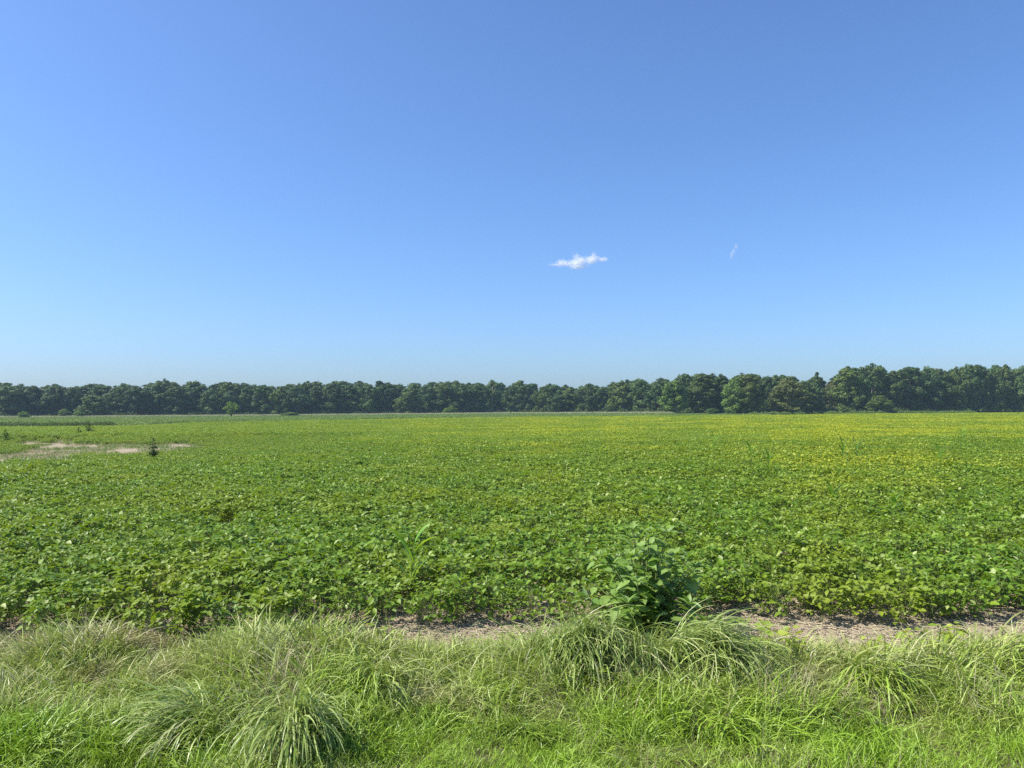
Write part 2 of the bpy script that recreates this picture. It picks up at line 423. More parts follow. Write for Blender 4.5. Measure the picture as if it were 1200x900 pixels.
# sparse weeds and stubble in the bare patch
mb = MB(); n = 26; blades(mb, np.c_[rng.normal(0, .10, (n, 2)), np.zeros(n)], rng.random(n) * 6.283, rng.uniform(.08, .22, n), np.full(n, .006), rng.uniform(.1, .8, n), rng.uniform(.2, 1.2, n), rng.random(n), 3)
pdry = proto('dry_tuft', mb.mesh('dry_tuft', MDRY))
mb = MB(); blades(mb, np.c_[rng.normal(0, .10, (n, 2)), np.zeros(n)], rng.random(n) * 6.283, rng.uniform(.08, .22, n), np.full(n, .012), rng.uniform(.1, .8, n), rng.uniform(.2, 1.2, n), rng.random(n), 3)
pgreen = proto('green_tuft', mb.mesh('green_tuft', MMEAD))
x, y = grid_pts(-46, -8, 25, 56, .27); k = in_view(x, y) & ~in_field(x, y) & (vnoise(x, y, 1.3) > .36); x, y = x[k], y[k]
o_ = np.zeros(len(x))
scatter('patch_weeds', np.stack([x, y, ground_z(x, y)], 1), np.stack([o_, o_, rng.random(len(x)) * 6.283], 1), rng.uniform(.6, 1.3, len(x)),
        (rng.random(len(x)) < .35 + .65 * vnoise(x, y, 2.5)).astype(int), [pdry, pgreen])

# ------------------------------------------------------------------ verge grass
def tuft(n, spread, L, w, lean, curl, mat, seg=5, rnp=1.0, bias=None):
    mb = MB(); P = np.c_[rng.normal(0, spread, (n, 2)), np.full(n, -.02)]
    az = rng.random(n) * 6.283 if bias is None else rng.normal(bias, .7, n)
    blades(mb, P, az, rng.uniform(*L, n), rng.uniform(*w, n), rng.uniform(*lean, n), rng.uniform(*curl, n), rng.random(n) ** rnp, seg, .6)
    return mb.mesh('grass_tuft', mat)
gp = [proto('grass_a', tuft(46, .07, (.16, .38), (.0042, .0095), (.1, .7), (.5, 1.9), MGRASS)) for _ in range(5)]
gp += [proto('grass_b', tuft(46, .075, (.18, .40), (.004, .0085), (.3, .9), (.8, 1.8), MGRASS, bias=b)) for b in (0, -.8, 3.6, -2.2)]
gp += [proto('grass_c', tuft(60, .08, (.09, .20), (.003, .0065), (.05, .6), (.3, 1.3), MGRASS)) for _ in range(4)]
gp += [proto('grass_d', tuft(16, .07, (.22, .48), (.0015, .0035), (.05, .6), (.2, 1.1), MDRY)) for _ in range(3)]
x, y = grid_pts(-8.5, 8.5, 2.6, 6.95, .088)
edge = 6.36 + .34 * (vnoise(x, y * 0, .8) - .5) - .04 * np.clip((x - 1.1) * 2, 0, 1) + .30 * np.clip(-x / 1.5 - .3, 0, 1)
k = (y < edge) & (np.abs(x) < y * .86 + 1.2); x, y = x[k], y[k]; n = len(x)
u = rng.random(n); lawn = np.clip((5.15 + .12 * x - y + 1.0 * (vnoise(x, y, 1.2) - .5)) * 1.4, 0, 1); dryn = vnoise(x + 40, y, .9)
idx = np.where(u < lawn * .92, 9 + rng.integers(0, 4, n), np.where(rng.random(n) < .5, rng.integers(0, 5, n), 5 + (vnoise(x, y + 30, 1.0) * 3.99).astype(int)))
idx = np.where(rng.random(n) < .03 + .30 * (dryn > .64) * (y > 4.9), 13 + rng.integers(0, 3, n), idx)
scl = rng.uniform(.7, 1.15, n) * (.62 + .75 * vnoise(x, y, .55)) * np.clip(.75 + (y - 4.2) * .2, .7, 1.1)
scl *= np.where(y > edge[k] - .3, np.where(x > -.8, .6, .78), 1)
tilt = rng.normal(0, .18, (n, 2))
scl *= .93
scatter('grass', np.stack([x, y, ground_z(x, y)], 1), np.c_[tilt, rng.normal(0, 1, n) * np.where((idx > 4) & (idx < 9), .35, 3.0)], scl, idx, gp)

# crop residue on the soil strip
mb = MB(); n = 9
for i in range(n):
    a = random.random() * 6.283; l = random.uniform(.02, .11); c = rng.normal(0, .08, 2)
    tube(mb, [(c[0], c[1], .004), (c[0] + l * math.cos(a), c[1] + l * math.sin(a), random.uniform(.004, .02))], random.uniform(.0015, .004), 4, random.random())
pr = proto('residue', mb.mesh('residue', MRES))
x, y = grid_pts(-9, 9, 6.0, 9.5, .10); k = in_view(x, y); x, y = x[k], y[k]; o_ = np.zeros(len(x))
scatter('crop_residue', np.stack([x, y, ground_z(x, y)], 1), np.stack([o_, o_, rng.random(len(x)) * 6.283], 1), rng.uniform(.6, 1.3, len(x)), o_.astype(int), [pr])

# ------------------------------------------------------------------ grass tussocks
def tussock(px, Y, h, w, n, az0, label, spread=.5, mat=None):
    X_, Y_ = XY(px, Y); e = link('grass_tussock', None, None) if False else None
    mb = MB(); P = np.c_[rng.normal(0, w * .22, n), rng.normal(0, .12, n), np.full(n, -.03)]
    az = rng.normal(az0, spread, n) + .5 * np.sin(P[:, 0] * 9 + px); L = rng.uniform(.45, 1.15, n) * h * 2.2
    lean = np.abs(rng.normal(.15, .28, n)); curl = rng.uniform(1.3, 2.9, n)
    blades(mb, P, az, L, rng.uniform(.005, .011, n), lean, curl, rng.random(n), 8, .4)
    n2 = n // 3
    blades(mb, np.c_[rng.normal(0, w * .25, n2), rng.normal(0, .09, n2), np.full(n2, -.03)], rng.random(n2) * 6.283, rng.uniform(.5, 1.0, n2) * h * 1.3,
           rng.uniform(.003, .006, n2), rng.uniform(.1, .6, n2), rng.uniform(.6, 1.8, n2), rng.random(n2), 6, .4)
    o = mb.build('grass_tussock', mat or MTUSS); o.location = (X_, Y_, float(ground_z(X_, Y_)))
    tag(o, label, 'grass tussock', 'drooping grass tussocks on the verge'); return o
DN = -math.pi / 2
tussock(675, 5.95, .35, .85, 950, DN, 'drooping pale green grass tussock in front of the left half of the big weed')
tussock(800, 5.9, .35, .95, 1050, DN + .45, 'wide drooping grass tussock in front of the right half of the big weed')
tussock(352, 4.75, .31, .24, 420, DN + .1, 'long straight-hanging pale grass tussock near the bottom left of centre', .35)
tussock(238, 4.85, .25, .40, 380, DN - .7, 'leftward-leaning grass tussock beside the long hanging tussock at lower left', .7)
tussock(440, 5.4, .27, .30, 220, DN - .5, 'small olive grass tussock between the lower-left tussocks and the big weed', .8, MGRASS)
tussock(845, 4.85, .17, .34, 150, DN - .2, 'low grass tussock below the widest tussock at lower right of centre', .8, MGRASS)
tussock(1165, 5.75, .32, .5, 300, DN + .7, 'right-leaning tussock near the right edge of the verge', .6, MGRASS)
tussock(1010, 5.6, .28, .55, 300, DN + .5, 'rusty-tinged tangled tussock below the yellow-green seedlings on the right', .7, MGRASS)

# ------------------------------------------------------------------ the big broad-leaved weed
LEAF_W = (np.array([[0, 0, 0], [.10, .20, .03], [.30, .33, .06], [.58, .25, .03], [.82, .11, -.04], [1.05, 0, -.15],
                    [.82, -.11, -.04], [.58, -.25, .03], [.30, -.33, .06], [.10, -.20, .03], [.30, 0, -.02], [.58, 0, -.04], [.82, 0, -.09]], float),
          [np.array([[0, 10, 1], [10, 2, 1], [12, 5, 4], [0, 9, 10], [10, 9, 8], [12, 6, 5]]),
           np.array([[10, 11, 3, 2], [11, 12, 4, 3], [10, 8, 7, 11], [11, 7, 6, 12]])])
def broad_weed(px, Y, H, rad, nst, nl, leaf, label, mat=MWEED, name='broadleaf_weed'):
    global rng
    keep, rng = rng, np.random.default_rng(int(px)); random.seed(int(px))
    X_, Y_ = XY(px, Y); e = empty(name, (X_, Y_, float(ground_z(X_, Y_))))
    tag(e, label, 'weed'); st = MB(); lf = MB()
    for i in range(nst):
        a = i * 2.4 + random.random(); rr = rad * math.sqrt(i / nst) * random.uniform(.85, 1.1); hh = (.86 if i == 0 else 1) * H * (1 - .62 * (rr / rad) ** 2) * random.uniform(.72, 1.0)
        t = np.linspace(0, 1, 7); pts = np.c_[np.cos(a) * rr * t ** 1.2, np.sin(a) * rr * t ** 1.2, -.02 + hh * t ** .9]
        tube(st, pts, np.linspace(.009, .003, 7) * (H / .85), 5, .5)
        m = nl; tt = np.sort(rng.uniform(.22, 1.0, m)); C = np.stack([np.interp(tt, t, pts[:, j]) for j in range(3)], 1)
        az = np.arange(m) * 2.4 + rng.normal(0, .4, m); pit = rng.normal(-.30, .32, m) + .3 * tt
        M = rotm(az, pit, rng.normal(0, .3, m)); s = leaf * rng.uniform(.65, 1.2, m) * (1.15 - .5 * tt)
        pet = .35 * s
        for j in range(m):
            tube(st, [C[j], C[j] + M[j][:, 0] * pet[j] + (0, 0, .01)], .0018, 3, .7)
        stamp(lf, LEAF_W, C + M[:, :, 0] * pet[:, None], M, s, s * .98, rng.random(m))
        # leaf cluster at the tip
        m = 7; az = rng.random(m) * 6.283; M = rotm(az, rng.uniform(.0, 1.0, m), 0); s = leaf * rng.uniform(.35, .7, m)
        stamp(lf, LEAF_W, np.repeat(pts[-1:], m, 0), M, s, s * .8, rng.uniform(.4, 1, m))
    lf.build('foliage', mat, e); st.build('stem', MSTEM, e); rng = keep; return e
broad_weed(752, 6.85, 1.04, .62, 38, 19, .17, 'large dark green bushy weed with broad drooping leaves standing at the field edge')
broad_weed(265, 6.7, .42, .26, 8, 9, .09, 'low dark green leafy weed at the field edge left of centre')
broad_weed(205, 6.75, .34, .2, 6, 8, .07, 'small green leafy weed left of the low dark green weed', MSOY)

# ------------------------------------------------------------------ corn plants grown from spilt seed, tall grass weeds
def corn(px, Y, H, label, nl=7, col=(1, 1, 1, 1), leaf=.5, w=.035, name='corn_plant', cat='corn plant'):
    X_, Y_ = XY(px, Y); e = empty(name, (X_, Y_, float(ground_z(X_, Y_)))); tag(e, label, cat)
    st = MB(); t = np.linspace(0, 1, 5); tube(st, np.c_[.02 * t, 0 * t, -.02 + H * .75 * t], np.linspace(.010, .004, 5), 5, .5)
    lf = MB(); n = nl; tt = np.linspace(.25, 1.0, n)
    P = np.c_[.02 * tt, 0 * tt, H * .72 * tt]
    az = np.arange(n) * math.pi + rng.normal(0, .5, n)
    blades(lf, P, az, leaf * rng.uniform(.7, 1.1, n) * (1.1 - .3 * tt), w * rng.uniform(.8, 1.1, n), rng.uniform(.15, .5, n) * (1.4 - tt), rng.uniform(.8, 2.0, n) * (1.3 - .6 * tt), rng.random(n), 9, .5)
    a = lf.build('foliage', MCORN, e); b = st.build('stem', MSTEM, e); a.color = col; return e
G1 = (1.15, 1.2, .9, 1); G2 = (.42, .55, .55, 1); G3 = (.8, .85, .8, 1)
corn(481, 7.9, .84, 'bright yellow-green young corn plant standing above the soybeans left of centre', 8, G1, .48, .042)
for a in [(986, 25, .86, 'dark green corn plant, left one of a close pair in the right middle field', G2, .55),
          (1002, 25.5, .92, 'dark green corn plant, right one of a close pair in the right middle field', G2, .55),
          (878, 22, .92, 'slender upright corn plant in mid field left of the dark green pair', G3, .5),
          (899, 20, .85, 'corn plant with arching leaves just right of the slender upright one', G3, .6),
          (1098, 24, .88, 'corn plant with pale arching leaves right of the dark green pair', G3, .6),
          (973, 14.5, .60, 'pale arching corn plant in the mid field below the dark pair', G3, .36),
          (1044, 12.8, .54, 'nearest pale corn plant in the right middle field', G3, .32),
          (1126, 42, .95, 'light green corn plant far out near the right side of the field', G1, .6),
          (836, 31, .8, 'small light corn plant in the yellowing middle of the field', G1, .5),
          (702, 26, .74, 'short pale corn plant right of the field centre', G1, .5),
          (291, 92, 1.1, 'small dark weed sticking up near the far left field edge', G2, .4),
          (697, 118, 1.15, 'dark clump of weed near the far edge right of centre', G2, .55),
          (176, 60, .85, 'thin weed standing on the far side of the bare patch', G3, .3)]:
    corn(a[0], a[1], a[2] * 1.12, a[3], 8, a[4], a[5] * 1.1, .055)
for i in range(9):
    corn(1042 + i * 4.2 + random.uniform(-1, 1), 62 + random.uniform(-2, 3), random.uniform(.85, 1.1), 'dark green corn plant in the cluster near the far right field edge', 6, G2, .5)['group'] = 'corn plants clustered near the far right edge'

broad_weed(180, 28.5, 1.28, .12, 7, 20, .15, 'dark upright weed beside the bare soil patch on the left', MDARKW)
broad_weed(105, 62, 1.2, .42, 10, 14, .26, 'dark bushy weed in the field beyond the bare soil patch', MDARKW)
broad_weed(93, 60, 1.0, .15, 6, 10, .22, 'slim dark weed just left of the bushy one beyond the bare patch', MDARKW)
broad_weed(7, 50, 1.0, .25, 7, 12, .22, 'dark green weed at the left edge beyond the bare soil', MDARKW)
# yellow-green seedlings in the grass on the right, dry stalk
def seedling(px, Y, s, label):
    X_, Y_ = XY(px, Y); e = empty('seedling', (X_, Y_, float(ground_z(X_, Y_)))); tag(e, label, 'seedling', 'yellow-green seedlings in the verge grass')
    lf = MB(); st = MB(); n = 7; az = rng.random(n) * 6.283; r = rng.uniform(.02, .12, n); C = np.c_[np.cos(az) * r, np.sin(az) * r, rng.uniform(.16, .30, n)] * s
    trifoliates(lf, C, az, rng.uniform(.055, .085, n) * s, LEAF_HI)
    for c in C: tube(st, [(0, 0, -.02), c * (.5, .5, .6), c], .0022, 4, .6)
    lf.build('foliage', MYEL, e); st.build('stem', MSTEM, e)
for px, Y, s, l in [(885, 6.2, 1.0, 'yellow-green seedling right of the big weed, first along the soil strip'),
                    (905, 6.05, 1.1, 'yellow-green seedling rising from the grass, second right of the big weed'),
                    (927, 6.12, .9, 'yellow-green seedling, third right of the big weed'),
                    (1020, 6.05, .8, 'single yellow-green seedling in the middle of the right-hand verge'),
                    (1067, 6.0, .95, 'yellow-green seedling left of the rightmost one by the bare soil'),
                    (1112, 6.1, 1.0, 'rightmost yellow-green seedling beside the bare soil strip'),
                    (455, 6.3, .9, 'yellow-green seedling in front of the soybeans left of centre')]:
    seedling(px, Y, s, l)
mb = MB(); tube(mb, [(0, 0, 0), (-.05, .02, .18), (-.12, .03, .38)], [.004, .003, .0015], 5, .8)
for i in range(8): tube(mb, [(-.12 + .004 * i, .03, .38 - .015 * i), (-.13 + .02 * (i % 3 - 1), .03, .40 - .015 * i)], .0025, 4, .9)
o = mb.build('dry_stalk', MDRY); o.location = (*XY(636, 7.05), 0); tag(o, 'thin dry straw-coloured stalk leaning left in front of the soybeans', 'dry stalk')

# ------------------------------------------------------------------ beyond the crop: weed strips, meadow, dry grass
def clump_proto(name, n, rad, H, leaf, mat, tpl=LEAF_LO):
    mb = MB(); az = rng.random(n) * 6.283; r = rad * np.sqrt(rng.random(n)); P = np.c_[np.cos(az) * r, np.sin(az) * r, H * rng.random(n) ** .7 * (1 - .5 * (r / rad) ** 2)]
    M = rotm(rng.random(n) * 6.283, rng.normal(.2, .6, n), rng.normal(0, .5, n)); s = leaf * rng.uniform(.6, 1.3, n)
    stamp(mb, tpl, P, M, s, s * .7, rng.random(n)); return proto(name, mb.mesh(name, mat))
cd_ = [clump_proto('weed_clump', 260, .8, .95, .15, MDARKW) for _ in range(4)]
cm_ = [clump_proto('meadow_clump', 300, 1.9, .55, .2, MMEAD) for _ in range(4)]
def strip(name, pxs, d0, d1, step, protos, sc, dens=None, dist=None):
    xs, ys = grid_pts(-270, 270, 60, 380, step); px = 600 + F * xs / ys
    f = field_far(xs, ys) if dist is None else dist(px)
    k = (px > pxs[0]) & (px < pxs[1]) & (ys > f + d0) & (ys < f + d1)
    if dens: k &= vnoise(xs * .3, ys, dens[0]) > dens[1]
    xs, ys = xs[k], ys[k]; n = len(xs); o_ = np.zeros(n)
    return scatter(name, np.stack([xs, ys, ground_z(xs, ys)], 1), np.stack([o_, o_, rng.random(n) * 6.283], 1), rng.uniform(sc[0], sc[1], n), rng.integers(0, len(protos), n), protos)
strip('dark_weeds', (-80, 135), 1, 6, .7, cd_, (.6, 1.0))
strip('dark_weeds', (135, 800), 1, 7, 1.1, cd_, (.4, .8), (6, .52))
strip('far_meadow', (-80, 800), 5, 240, 3.0, cm_, (.6, 1.2), None) if False else None
xs, ys = grid_pts(-260, 80, 85, 345, 2.6); px = 600 + F * xs / ys
k = (px > -90) & (px < 900) & (ys > field_far(xs, ys) + 4) & (ys < np.interp(px, PXA, DTR) - 6); xs, ys = xs[k], ys[k]; n = len(xs); o_ = np.zeros(n)
scatter('meadow', np.stack([xs, ys, ground_z(xs, ys)], 1), np.stack([o_, o_, rng.random(n) * 6.283], 1), rng.uniform(.5, 1.0, n), rng.integers(0, 4, n), cm_)
mb = MB(); n = 160; blades(mb, np.c_[rng.normal(0, .8, (n, 2)), np.zeros(n)], rng.random(n) * 6.283, rng.uniform(.6, 1.1, n), np.full(n, .05), rng.uniform(.05, .5, n), rng.uniform(.1, 1.2, n), rng.random(n), 3)
MSTRIP = mat_simple('pale_strip_grass', (.30, .31, .16), (.46, .46, .26), .6, .2, (.4, .4, .16))
pdg = proto('dry_clump', mb.mesh('dry_clump', MSTRIP))
strip('dry_grass_strip', (-90, 785), -20, -9, 1.2, [pdg], (.8, 1.2), None, lambda px: np.interp(px, PXA, DTR))

# ------------------------------------------------------------------ trees
LEAF_T = (np.array([[-.5, -.45, .05], [.5, -.5, -.08], [.55, .45, .06], [-.45, .5, -.05]], float), [np.array([[0, 1, 2, 3]])])
def crown_mesh(w, h, n, seed, kind='round', leaf=.5):
    """crown 1 wide-unit: width w, height h (metres), base of crown at 0"""
    r = np.random.default_rng(seed); nl = {'open': 46}.get(kind, 90); L = []; ph = r.random(3) * 6.28
    for i in range(nl):
        t = (i + r.random()) / nl
        env = {'round': math.sqrt(max(0, 1 - abs((t - .40) / .63) ** 2.3)), 'tall': math.sqrt(max(0, 1 - abs((t - .42) / .60) ** 2.6)),
               'open': math.sqrt(max(0, 1 - abs((t - .62) / .50) ** 2)) * 1.05, 'cone': max(.06, 1.03 - t) ** .75}[kind]
        a = i * 2.39996 + r.normal(0, .5); env *= 1 + .22 * math.sin(a * 2 + ph[0]) * math.sin(t * 6 + ph[1]) + .12 * math.sin(t * 11 + ph[2]); q = w * r.uniform(.075, .165) * (.55 + .45 * env)
        rr = max(w * .5 * env * r.uniform(.72, 1.04) - q * .8, 0) * (1 if i % 5 else .45)
        qz = q * r.uniform(.7, .95); L.append((math.cos(a) * rr, math.sin(a) * rr, qz * .6 + (h - qz * 1.6) * t ** .92, q, qz))
    for i in range(4):                                    # ragged leaders on top
        a = r.random() * 6.28; rr = w * r.uniform(.02, .26); q = w * r.uniform(.06, .10)
        L.append((math.cos(a) * rr, math.sin(a) * rr, h * (1.0 - .9 * (rr / w) ** 1.5) + r.uniform(-.05, .005) * h, q, q))
    L = np.array(L); wt = L[:, 3] ** 2; which = r.choice(len(L), n, p=wt / wt.sum())
    d = r.normal(size=(n, 3)); d[:, 2] += .25; d /= np.linalg.norm(d, axis=1)[:, None]
    rad = (1 - .4 * r.random(n) ** 2 + .16 * r.normal(size=n))[:, None]
    q = L[which]; P = q[:, :3] + d * rad * np.stack([q[:, 3], q[:, 3], q[:, 4]], 1)
    P[:, 2] = np.maximum(P[:, 2], .1)
    # faces look outwards from their lobe, loosely
    nrm = d + r.normal(0, .32, (n, 3)); nrm /= np.linalg.norm(nrm, axis=1)[:, None]
    u = np.cross(nrm, r.normal(size=(n, 3))); u /= np.linalg.norm(u, axis=1)[:, None]; v = np.cross(nrm, u)
    M = np.stack([u, v, nrm], -1); s = leaf * r.uniform(.5, 1.25, n)
    mb = MB(); tw = r.random(len(L))[which]
    stamp(mb, LEAF_T, P, M, s, s * .8, np.clip(.5 * tw + .5 * r.random(n), 0, 1)); return mb.mesh('crown', MTREE, False), L
def trunk_mesh(h, L, r0, seed):
    r = np.random.default_rng(seed); mb = MB()
    t = np.linspace(0, 1, 7); pts = np.c_[.25 * np.sin(t * 2 + seed), .2 * np.sin(t * 3 + seed * 2), -.3 + (h * .82 + .3) * t]
    tube(mb, pts, r0 * (1.15 - .9 * t), 7, .5)
    for q in L[r.permutation(len(L))[:9]]:
        z0 = max(q[2] - abs(q[0]) - abs(q[1]) * .6 - .5, h * .12); b = np.array([np.interp(z0, pts[:, 2], pts[:, 0]), np.interp(z0, pts[:, 2], pts[:, 1]), z0])
        tube(mb, [b, (b + q[:3]) / 2 + (0, 0, .3), q[:3]], [r0 * .38, r0 * .25, r0 * .1], 5, .6)
    return mb.mesh('trunk', MBARK)
PRO = {}
for kd, cnt in (('round', 6), ('tall', 5), ('open', 3), ('cone', 2)):
    PRO[kd] = []
    for i in range(cnt):
        w0, h0 = {'round': (9.5, 14), 'tall': (8, 16), 'open': (9, 14), 'cone': (7, 14)}[kd]
        cr, L = crown_mesh(w0, h0, {'open': 4500}.get(kd, 10000), 100 + i * 7 + len(kd), kd, .40); PRO[kd].append((cr, trunk_mesh(h0, L, .24, i + 3), w0, h0))
DARK = (.80, .92, .95, 1); MIDC = (1.05, 1.08, 1.0, 1); OLIVE = (1.35, 1.25, .85, 1); LIGHT = (1.7, 1.75, 1.1, 1); BLUE = (.85, 1.0, 1.1, 1); RED = (1.45, 1.1, .95, 1); ORA = (1.45, 1.28, .85, 1); YEL = (1.9, 1.8, .9, 1)
tree_n = 0
def tree(px, wpx, top, dD, kind, col, label, lift=0.0, group='trees of the far wood edge', pale=False, cat='tree'):
    global tree_n; tree_n += 1
    D = float(np.interp(px, PXA, DTR)) + dD; X_, Y_ = XY(px, D); zg = float(ground_z(X_, Y_)); H = ztop(px, top, D) - zg
    ps = PRO[kind]; cr, tr, w0, h0 = ps[tree_n % len(ps)]
    lift_m = lift / F * D
    e = empty('tree', (X_, Y_, zg), random.random() * 6.283 if not pale else 0); tag(e, label, cat, group)
    sz = (H - lift_m) / h0; sx = wpx / F * D / w0 * 1.12
    c = link('crown', cr, e); c.location = (0, 0, lift_m); c.scale = (sx, sx, sz); j = random.uniform(.78, 1.25)
    c.color = (col[0] * j, col[1] * j, col[2] * j, 1)
    t = link('trunk', tr, e); t.scale = (sx, sx, H / h0); t.color = (2.2, 2.1, 1.9, 1) if pale else (1, 1, 1, 1)
    if pale: t.location = (0, -3.0, 0)
    return e
FR = [ # px, width, top, extra distance, kind, colour, label (None: told apart from a neighbour with its own label)
 (10, 36, 452, 0, 'round', MIDC, 'broad rounded tree at the very left end of the wood edge'),
 (38, 28, 453, 2, 'tall', DARK, None), (63, 30, 453, 0, 'tall', DARK, None), (85, 24, 454, 3, 'round', MIDC, None),
 (110, 32, 463, -8, 'round', OLIVE, 'low olive-green tree standing forward of the wood on the left'),
 (136, 28, 455, 2, 'round', MIDC, None), (160, 32, 453, 0, 'round', BLUE, None), (184, 24, 450, 2, 'tall', DARK, None), (206, 26, 453, 0, 'tall', MIDC, None),
 (226, 24, 454, 3, 'round', DARK, None), (247, 26, 457, 0, 'round', MIDC, None), (270, 28, 458, 2, 'round', BLUE, None), (290, 24, 453, 3, 'tall', MIDC, None),
 (309, 28, 451, 0, 'tall', DARK, 'tall very dark tree left of the widest dark tree'),
 (346, 40, 453, 0, 'round', DARK, 'widest dark rounded tree in the left middle of the wood edge'),
 (328, 24, 455, -3, 'round', OLIVE, None), (372, 24, 452, 2, 'tall', MIDC, None), (392, 26, 449, 0, 'round', MIDC, None), (412, 26, 451, 2, 'tall', DARK, None),
 (431, 26, 450, 0, 'round', MIDC, None), (449, 24, 452, 3, 'tall', DARK, None),
 (479, 30, 455, -6, 'round', OLIVE, 'rounded olive-grey tree bulging forward of its darker neighbours'),
 (502, 28, 451, 2, 'round', DARK, None), (521, 28, 449, 0, 'tall', MIDC, None), (541, 28, 450, 0, 'round', MIDC, None), (561, 26, 450, 2, 'round', BLUE, None),
 (577, 20, 446, 3, 'tall', MIDC, 'tree with a bare pale trunk standing at the wood edge'),
 (600, 24, 452, 0, 'round', MIDC, None), (616, 24, 450, 2, 'tall', DARK, None), (637, 24, 453, 0, 'round', OLIVE, None),
 (655, 28, 462, -5, 'round', DARK, 'low dark round tree in front of the wood right of centre'),
 (669, 22, 454, 0, 'tall', OLIVE, None), (690, 32, 451, 0, 'round', MIDC, None), (707, 22, 453, 2, 'tall', DARK, None), (728, 34, 448, 0, 'round', OLIVE, None),
 (751, 32, 446, 2, 'round', MIDC, None), (768, 22, 450, 0, 'tall', DARK, None),
 (791, 32, 446, -22, 'round', LIGHT, 'free-standing light green tree with a short bare trunk before the wood'),
 (803, 22, 438, 6, 'tall', BLUE, None), (824, 38, 439, -8, 'tall', OLIVE, 'large broad tree right of the light green free-standing tree'),
 (846, 26, 440, 0, 'tall', BLUE, None), (862, 28, 442, -8, 'round', LIGHT, None), (877, 32, 438, -6, 'tall', ORA, 'broad tree with an orange tinge on its top'),
 (899, 26, 441, 6, 'round', DARK, None), (925, 40, 443, -8, 'round', RED, 'tree with reddish turning leaves on its upper left'),
 (942, 24, 446, -3, 'round', OLIVE, None), (957, 20, 438, -4, 'cone', BLUE, 'narrow pointed bluish tree right of the reddish tree'), (975, 26, 446, 8, 'round', RED, None),
 (992, 30, 431, 0, 'tall', OLIVE, 'tall tree at the left shoulder of the highest group'),
 (1021, 40, 427, 3, 'open', MIDC, 'highest spreading tree with sky showing through its crown'),
 (1010, 26, 440, -2, 'round', DARK, None), (1030, 26, 463, -10, 'round', OLIVE, 'small yellow-green tree in front of the highest group'),
 (1047, 26, 434, 0, 'tall', MIDC, None), (1066, 32, 430, 2, 'tall', DARK, None), (1086, 32, 434, 0, 'round', BLUE, None), (1104, 28, 434, 2, 'tall', MIDC, None),
 (1121, 24, 432, 0, 'round', OLIVE, None), (1138, 22, 427, 0, 'tall', DARK, 'tall twin-topped tree, left twin, near the right end'),
 (1150, 20, 428, 0, 'tall', DARK, 'tall twin-topped tree, right twin, near the right end'),
 (1166, 26, 434, 0, 'round', MIDC, None), (1179, 22, 429, 2, 'tall', OLIVE, None), (1196, 30, 432, 0, 'round', MIDC, 'last rounded tree at the right end of the wood edge')]
SHORT = {10: 'leftmost tree', 110: 'low olive forward tree', 309: 'tall very dark tree', 346: 'widest dark tree', 479: 'rounded olive-grey tree', 577: 'pale-trunked tree', 655: 'low dark round tree',
         791: 'free-standing light tree', 824: 'large broad tree', 877: 'orange-tinged tree', 925: 'reddish tree', 957: 'narrow pointed tree', 992: 'tall left-shoulder tree', 1021: 'highest spreading tree',
         1030: 'small yellow-green tree', 1138: 'left twin tree', 1150: 'right twin tree', 1196: 'rightmost tree'}
ORD = ['first', 'second', 'third', 'fourth', 'fifth', 'sixth', 'seventh', 'eighth', 'ninth', 'tenth', 'eleventh', 'twelfth', 'thirteenth']
CN = {id(DARK): 'dark green', id(MIDC): 'mid green', id(OLIVE): 'olive green', id(BLUE): 'bluish green', id(LIGHT): 'light green', id(RED): 'reddish brown', id(ORA): 'orange tinged'}
FR.sort(key=lambda a: a[0]); lastmark = None; cnt = 0
for a in FR:
    if a[6]: lastmark = SHORT[a[0]]; cnt = 0; lab = a[6]
    else: lab = f'{CN[id(a[5])]} tree, {ORD[cnt]} right of the {lastmark}'; cnt += 1
    tree(a[0], a[1], a[2], a[3], a[4], a[5], lab, 3 if a[0] in (791,) else 0, pale=(a[0] == 577))
# beyond both ends, for a camera a step to the side
for px in (-58, -30, 1226, 1254): tree(px, 32, 450 if px < 0 else 432, 0, 'round', MIDC, 'mid green tree of the wood edge just outside the picture')
# second row: its tops make the skyline
SK = [(0,448),(20,448),(25,452),(35,451),(50,451.5),(65,450.5),(75,452.5),(100,451),(110,449.5),(120,451.5),(135,452),(145,450),(165,450.5),(183,447.5),(193,446.7),(205,448),(215,450),(227,447.5),(240,452),
 (250,450),(262,447.5),(285,449.5),(300,451),(310,452),(335,451),(350,449.5),(370,447.5),(385,449),(400,446),(412,448),(421,446),(435,448),(445,447.5),(460,448.5),(475,451),(485,448.5),(500,449),(512,447.5),
 (525,447),(545,447.5),(560,449),(570,450),(585,448),(600,451),(608,447),(620,447.5),(630,454),(645,450),(660,451),(670,452.5),(690,450),(710,452),(722,448),(735,446.5),(750,444.5),(765,446),(775,443),
 (782,444),(790,445),(802,438),(810,441),(822,438),(835,439.5),(845,441),(860,442),(870,438),(882,437.5),(895,440),(900,442.5),(910,440),(925,440),(938,442.5),(948,444),(957,440),(965,445),(980,440),
 (990,431),(1000,430),(1010,430),(1025,429),(1035,431),(1048,435),(1058,431),(1065,430),(1080,433),(1090,432),(1110,432),(1115,434),(1120,431),(1128,432),(1137,428),(1148,429),(1157,433),(1170,429),(1177,432),(1190,431),(1200,431.5)]
pxq = 4.0; prev = None
skx = np.array([a[0] for a in SK], float); sky_ = np.array([a[1] for a in SK], float)
peaks = []
while pxq < 1205:
    seg = np.arange(pxq - 5, pxq + 6); yv = np.interp(seg, skx, sky_); b = seg[int(np.argmin(yv))]
    peaks.append((float(b), float(yv.min()))); pxq += random.uniform(9, 15)
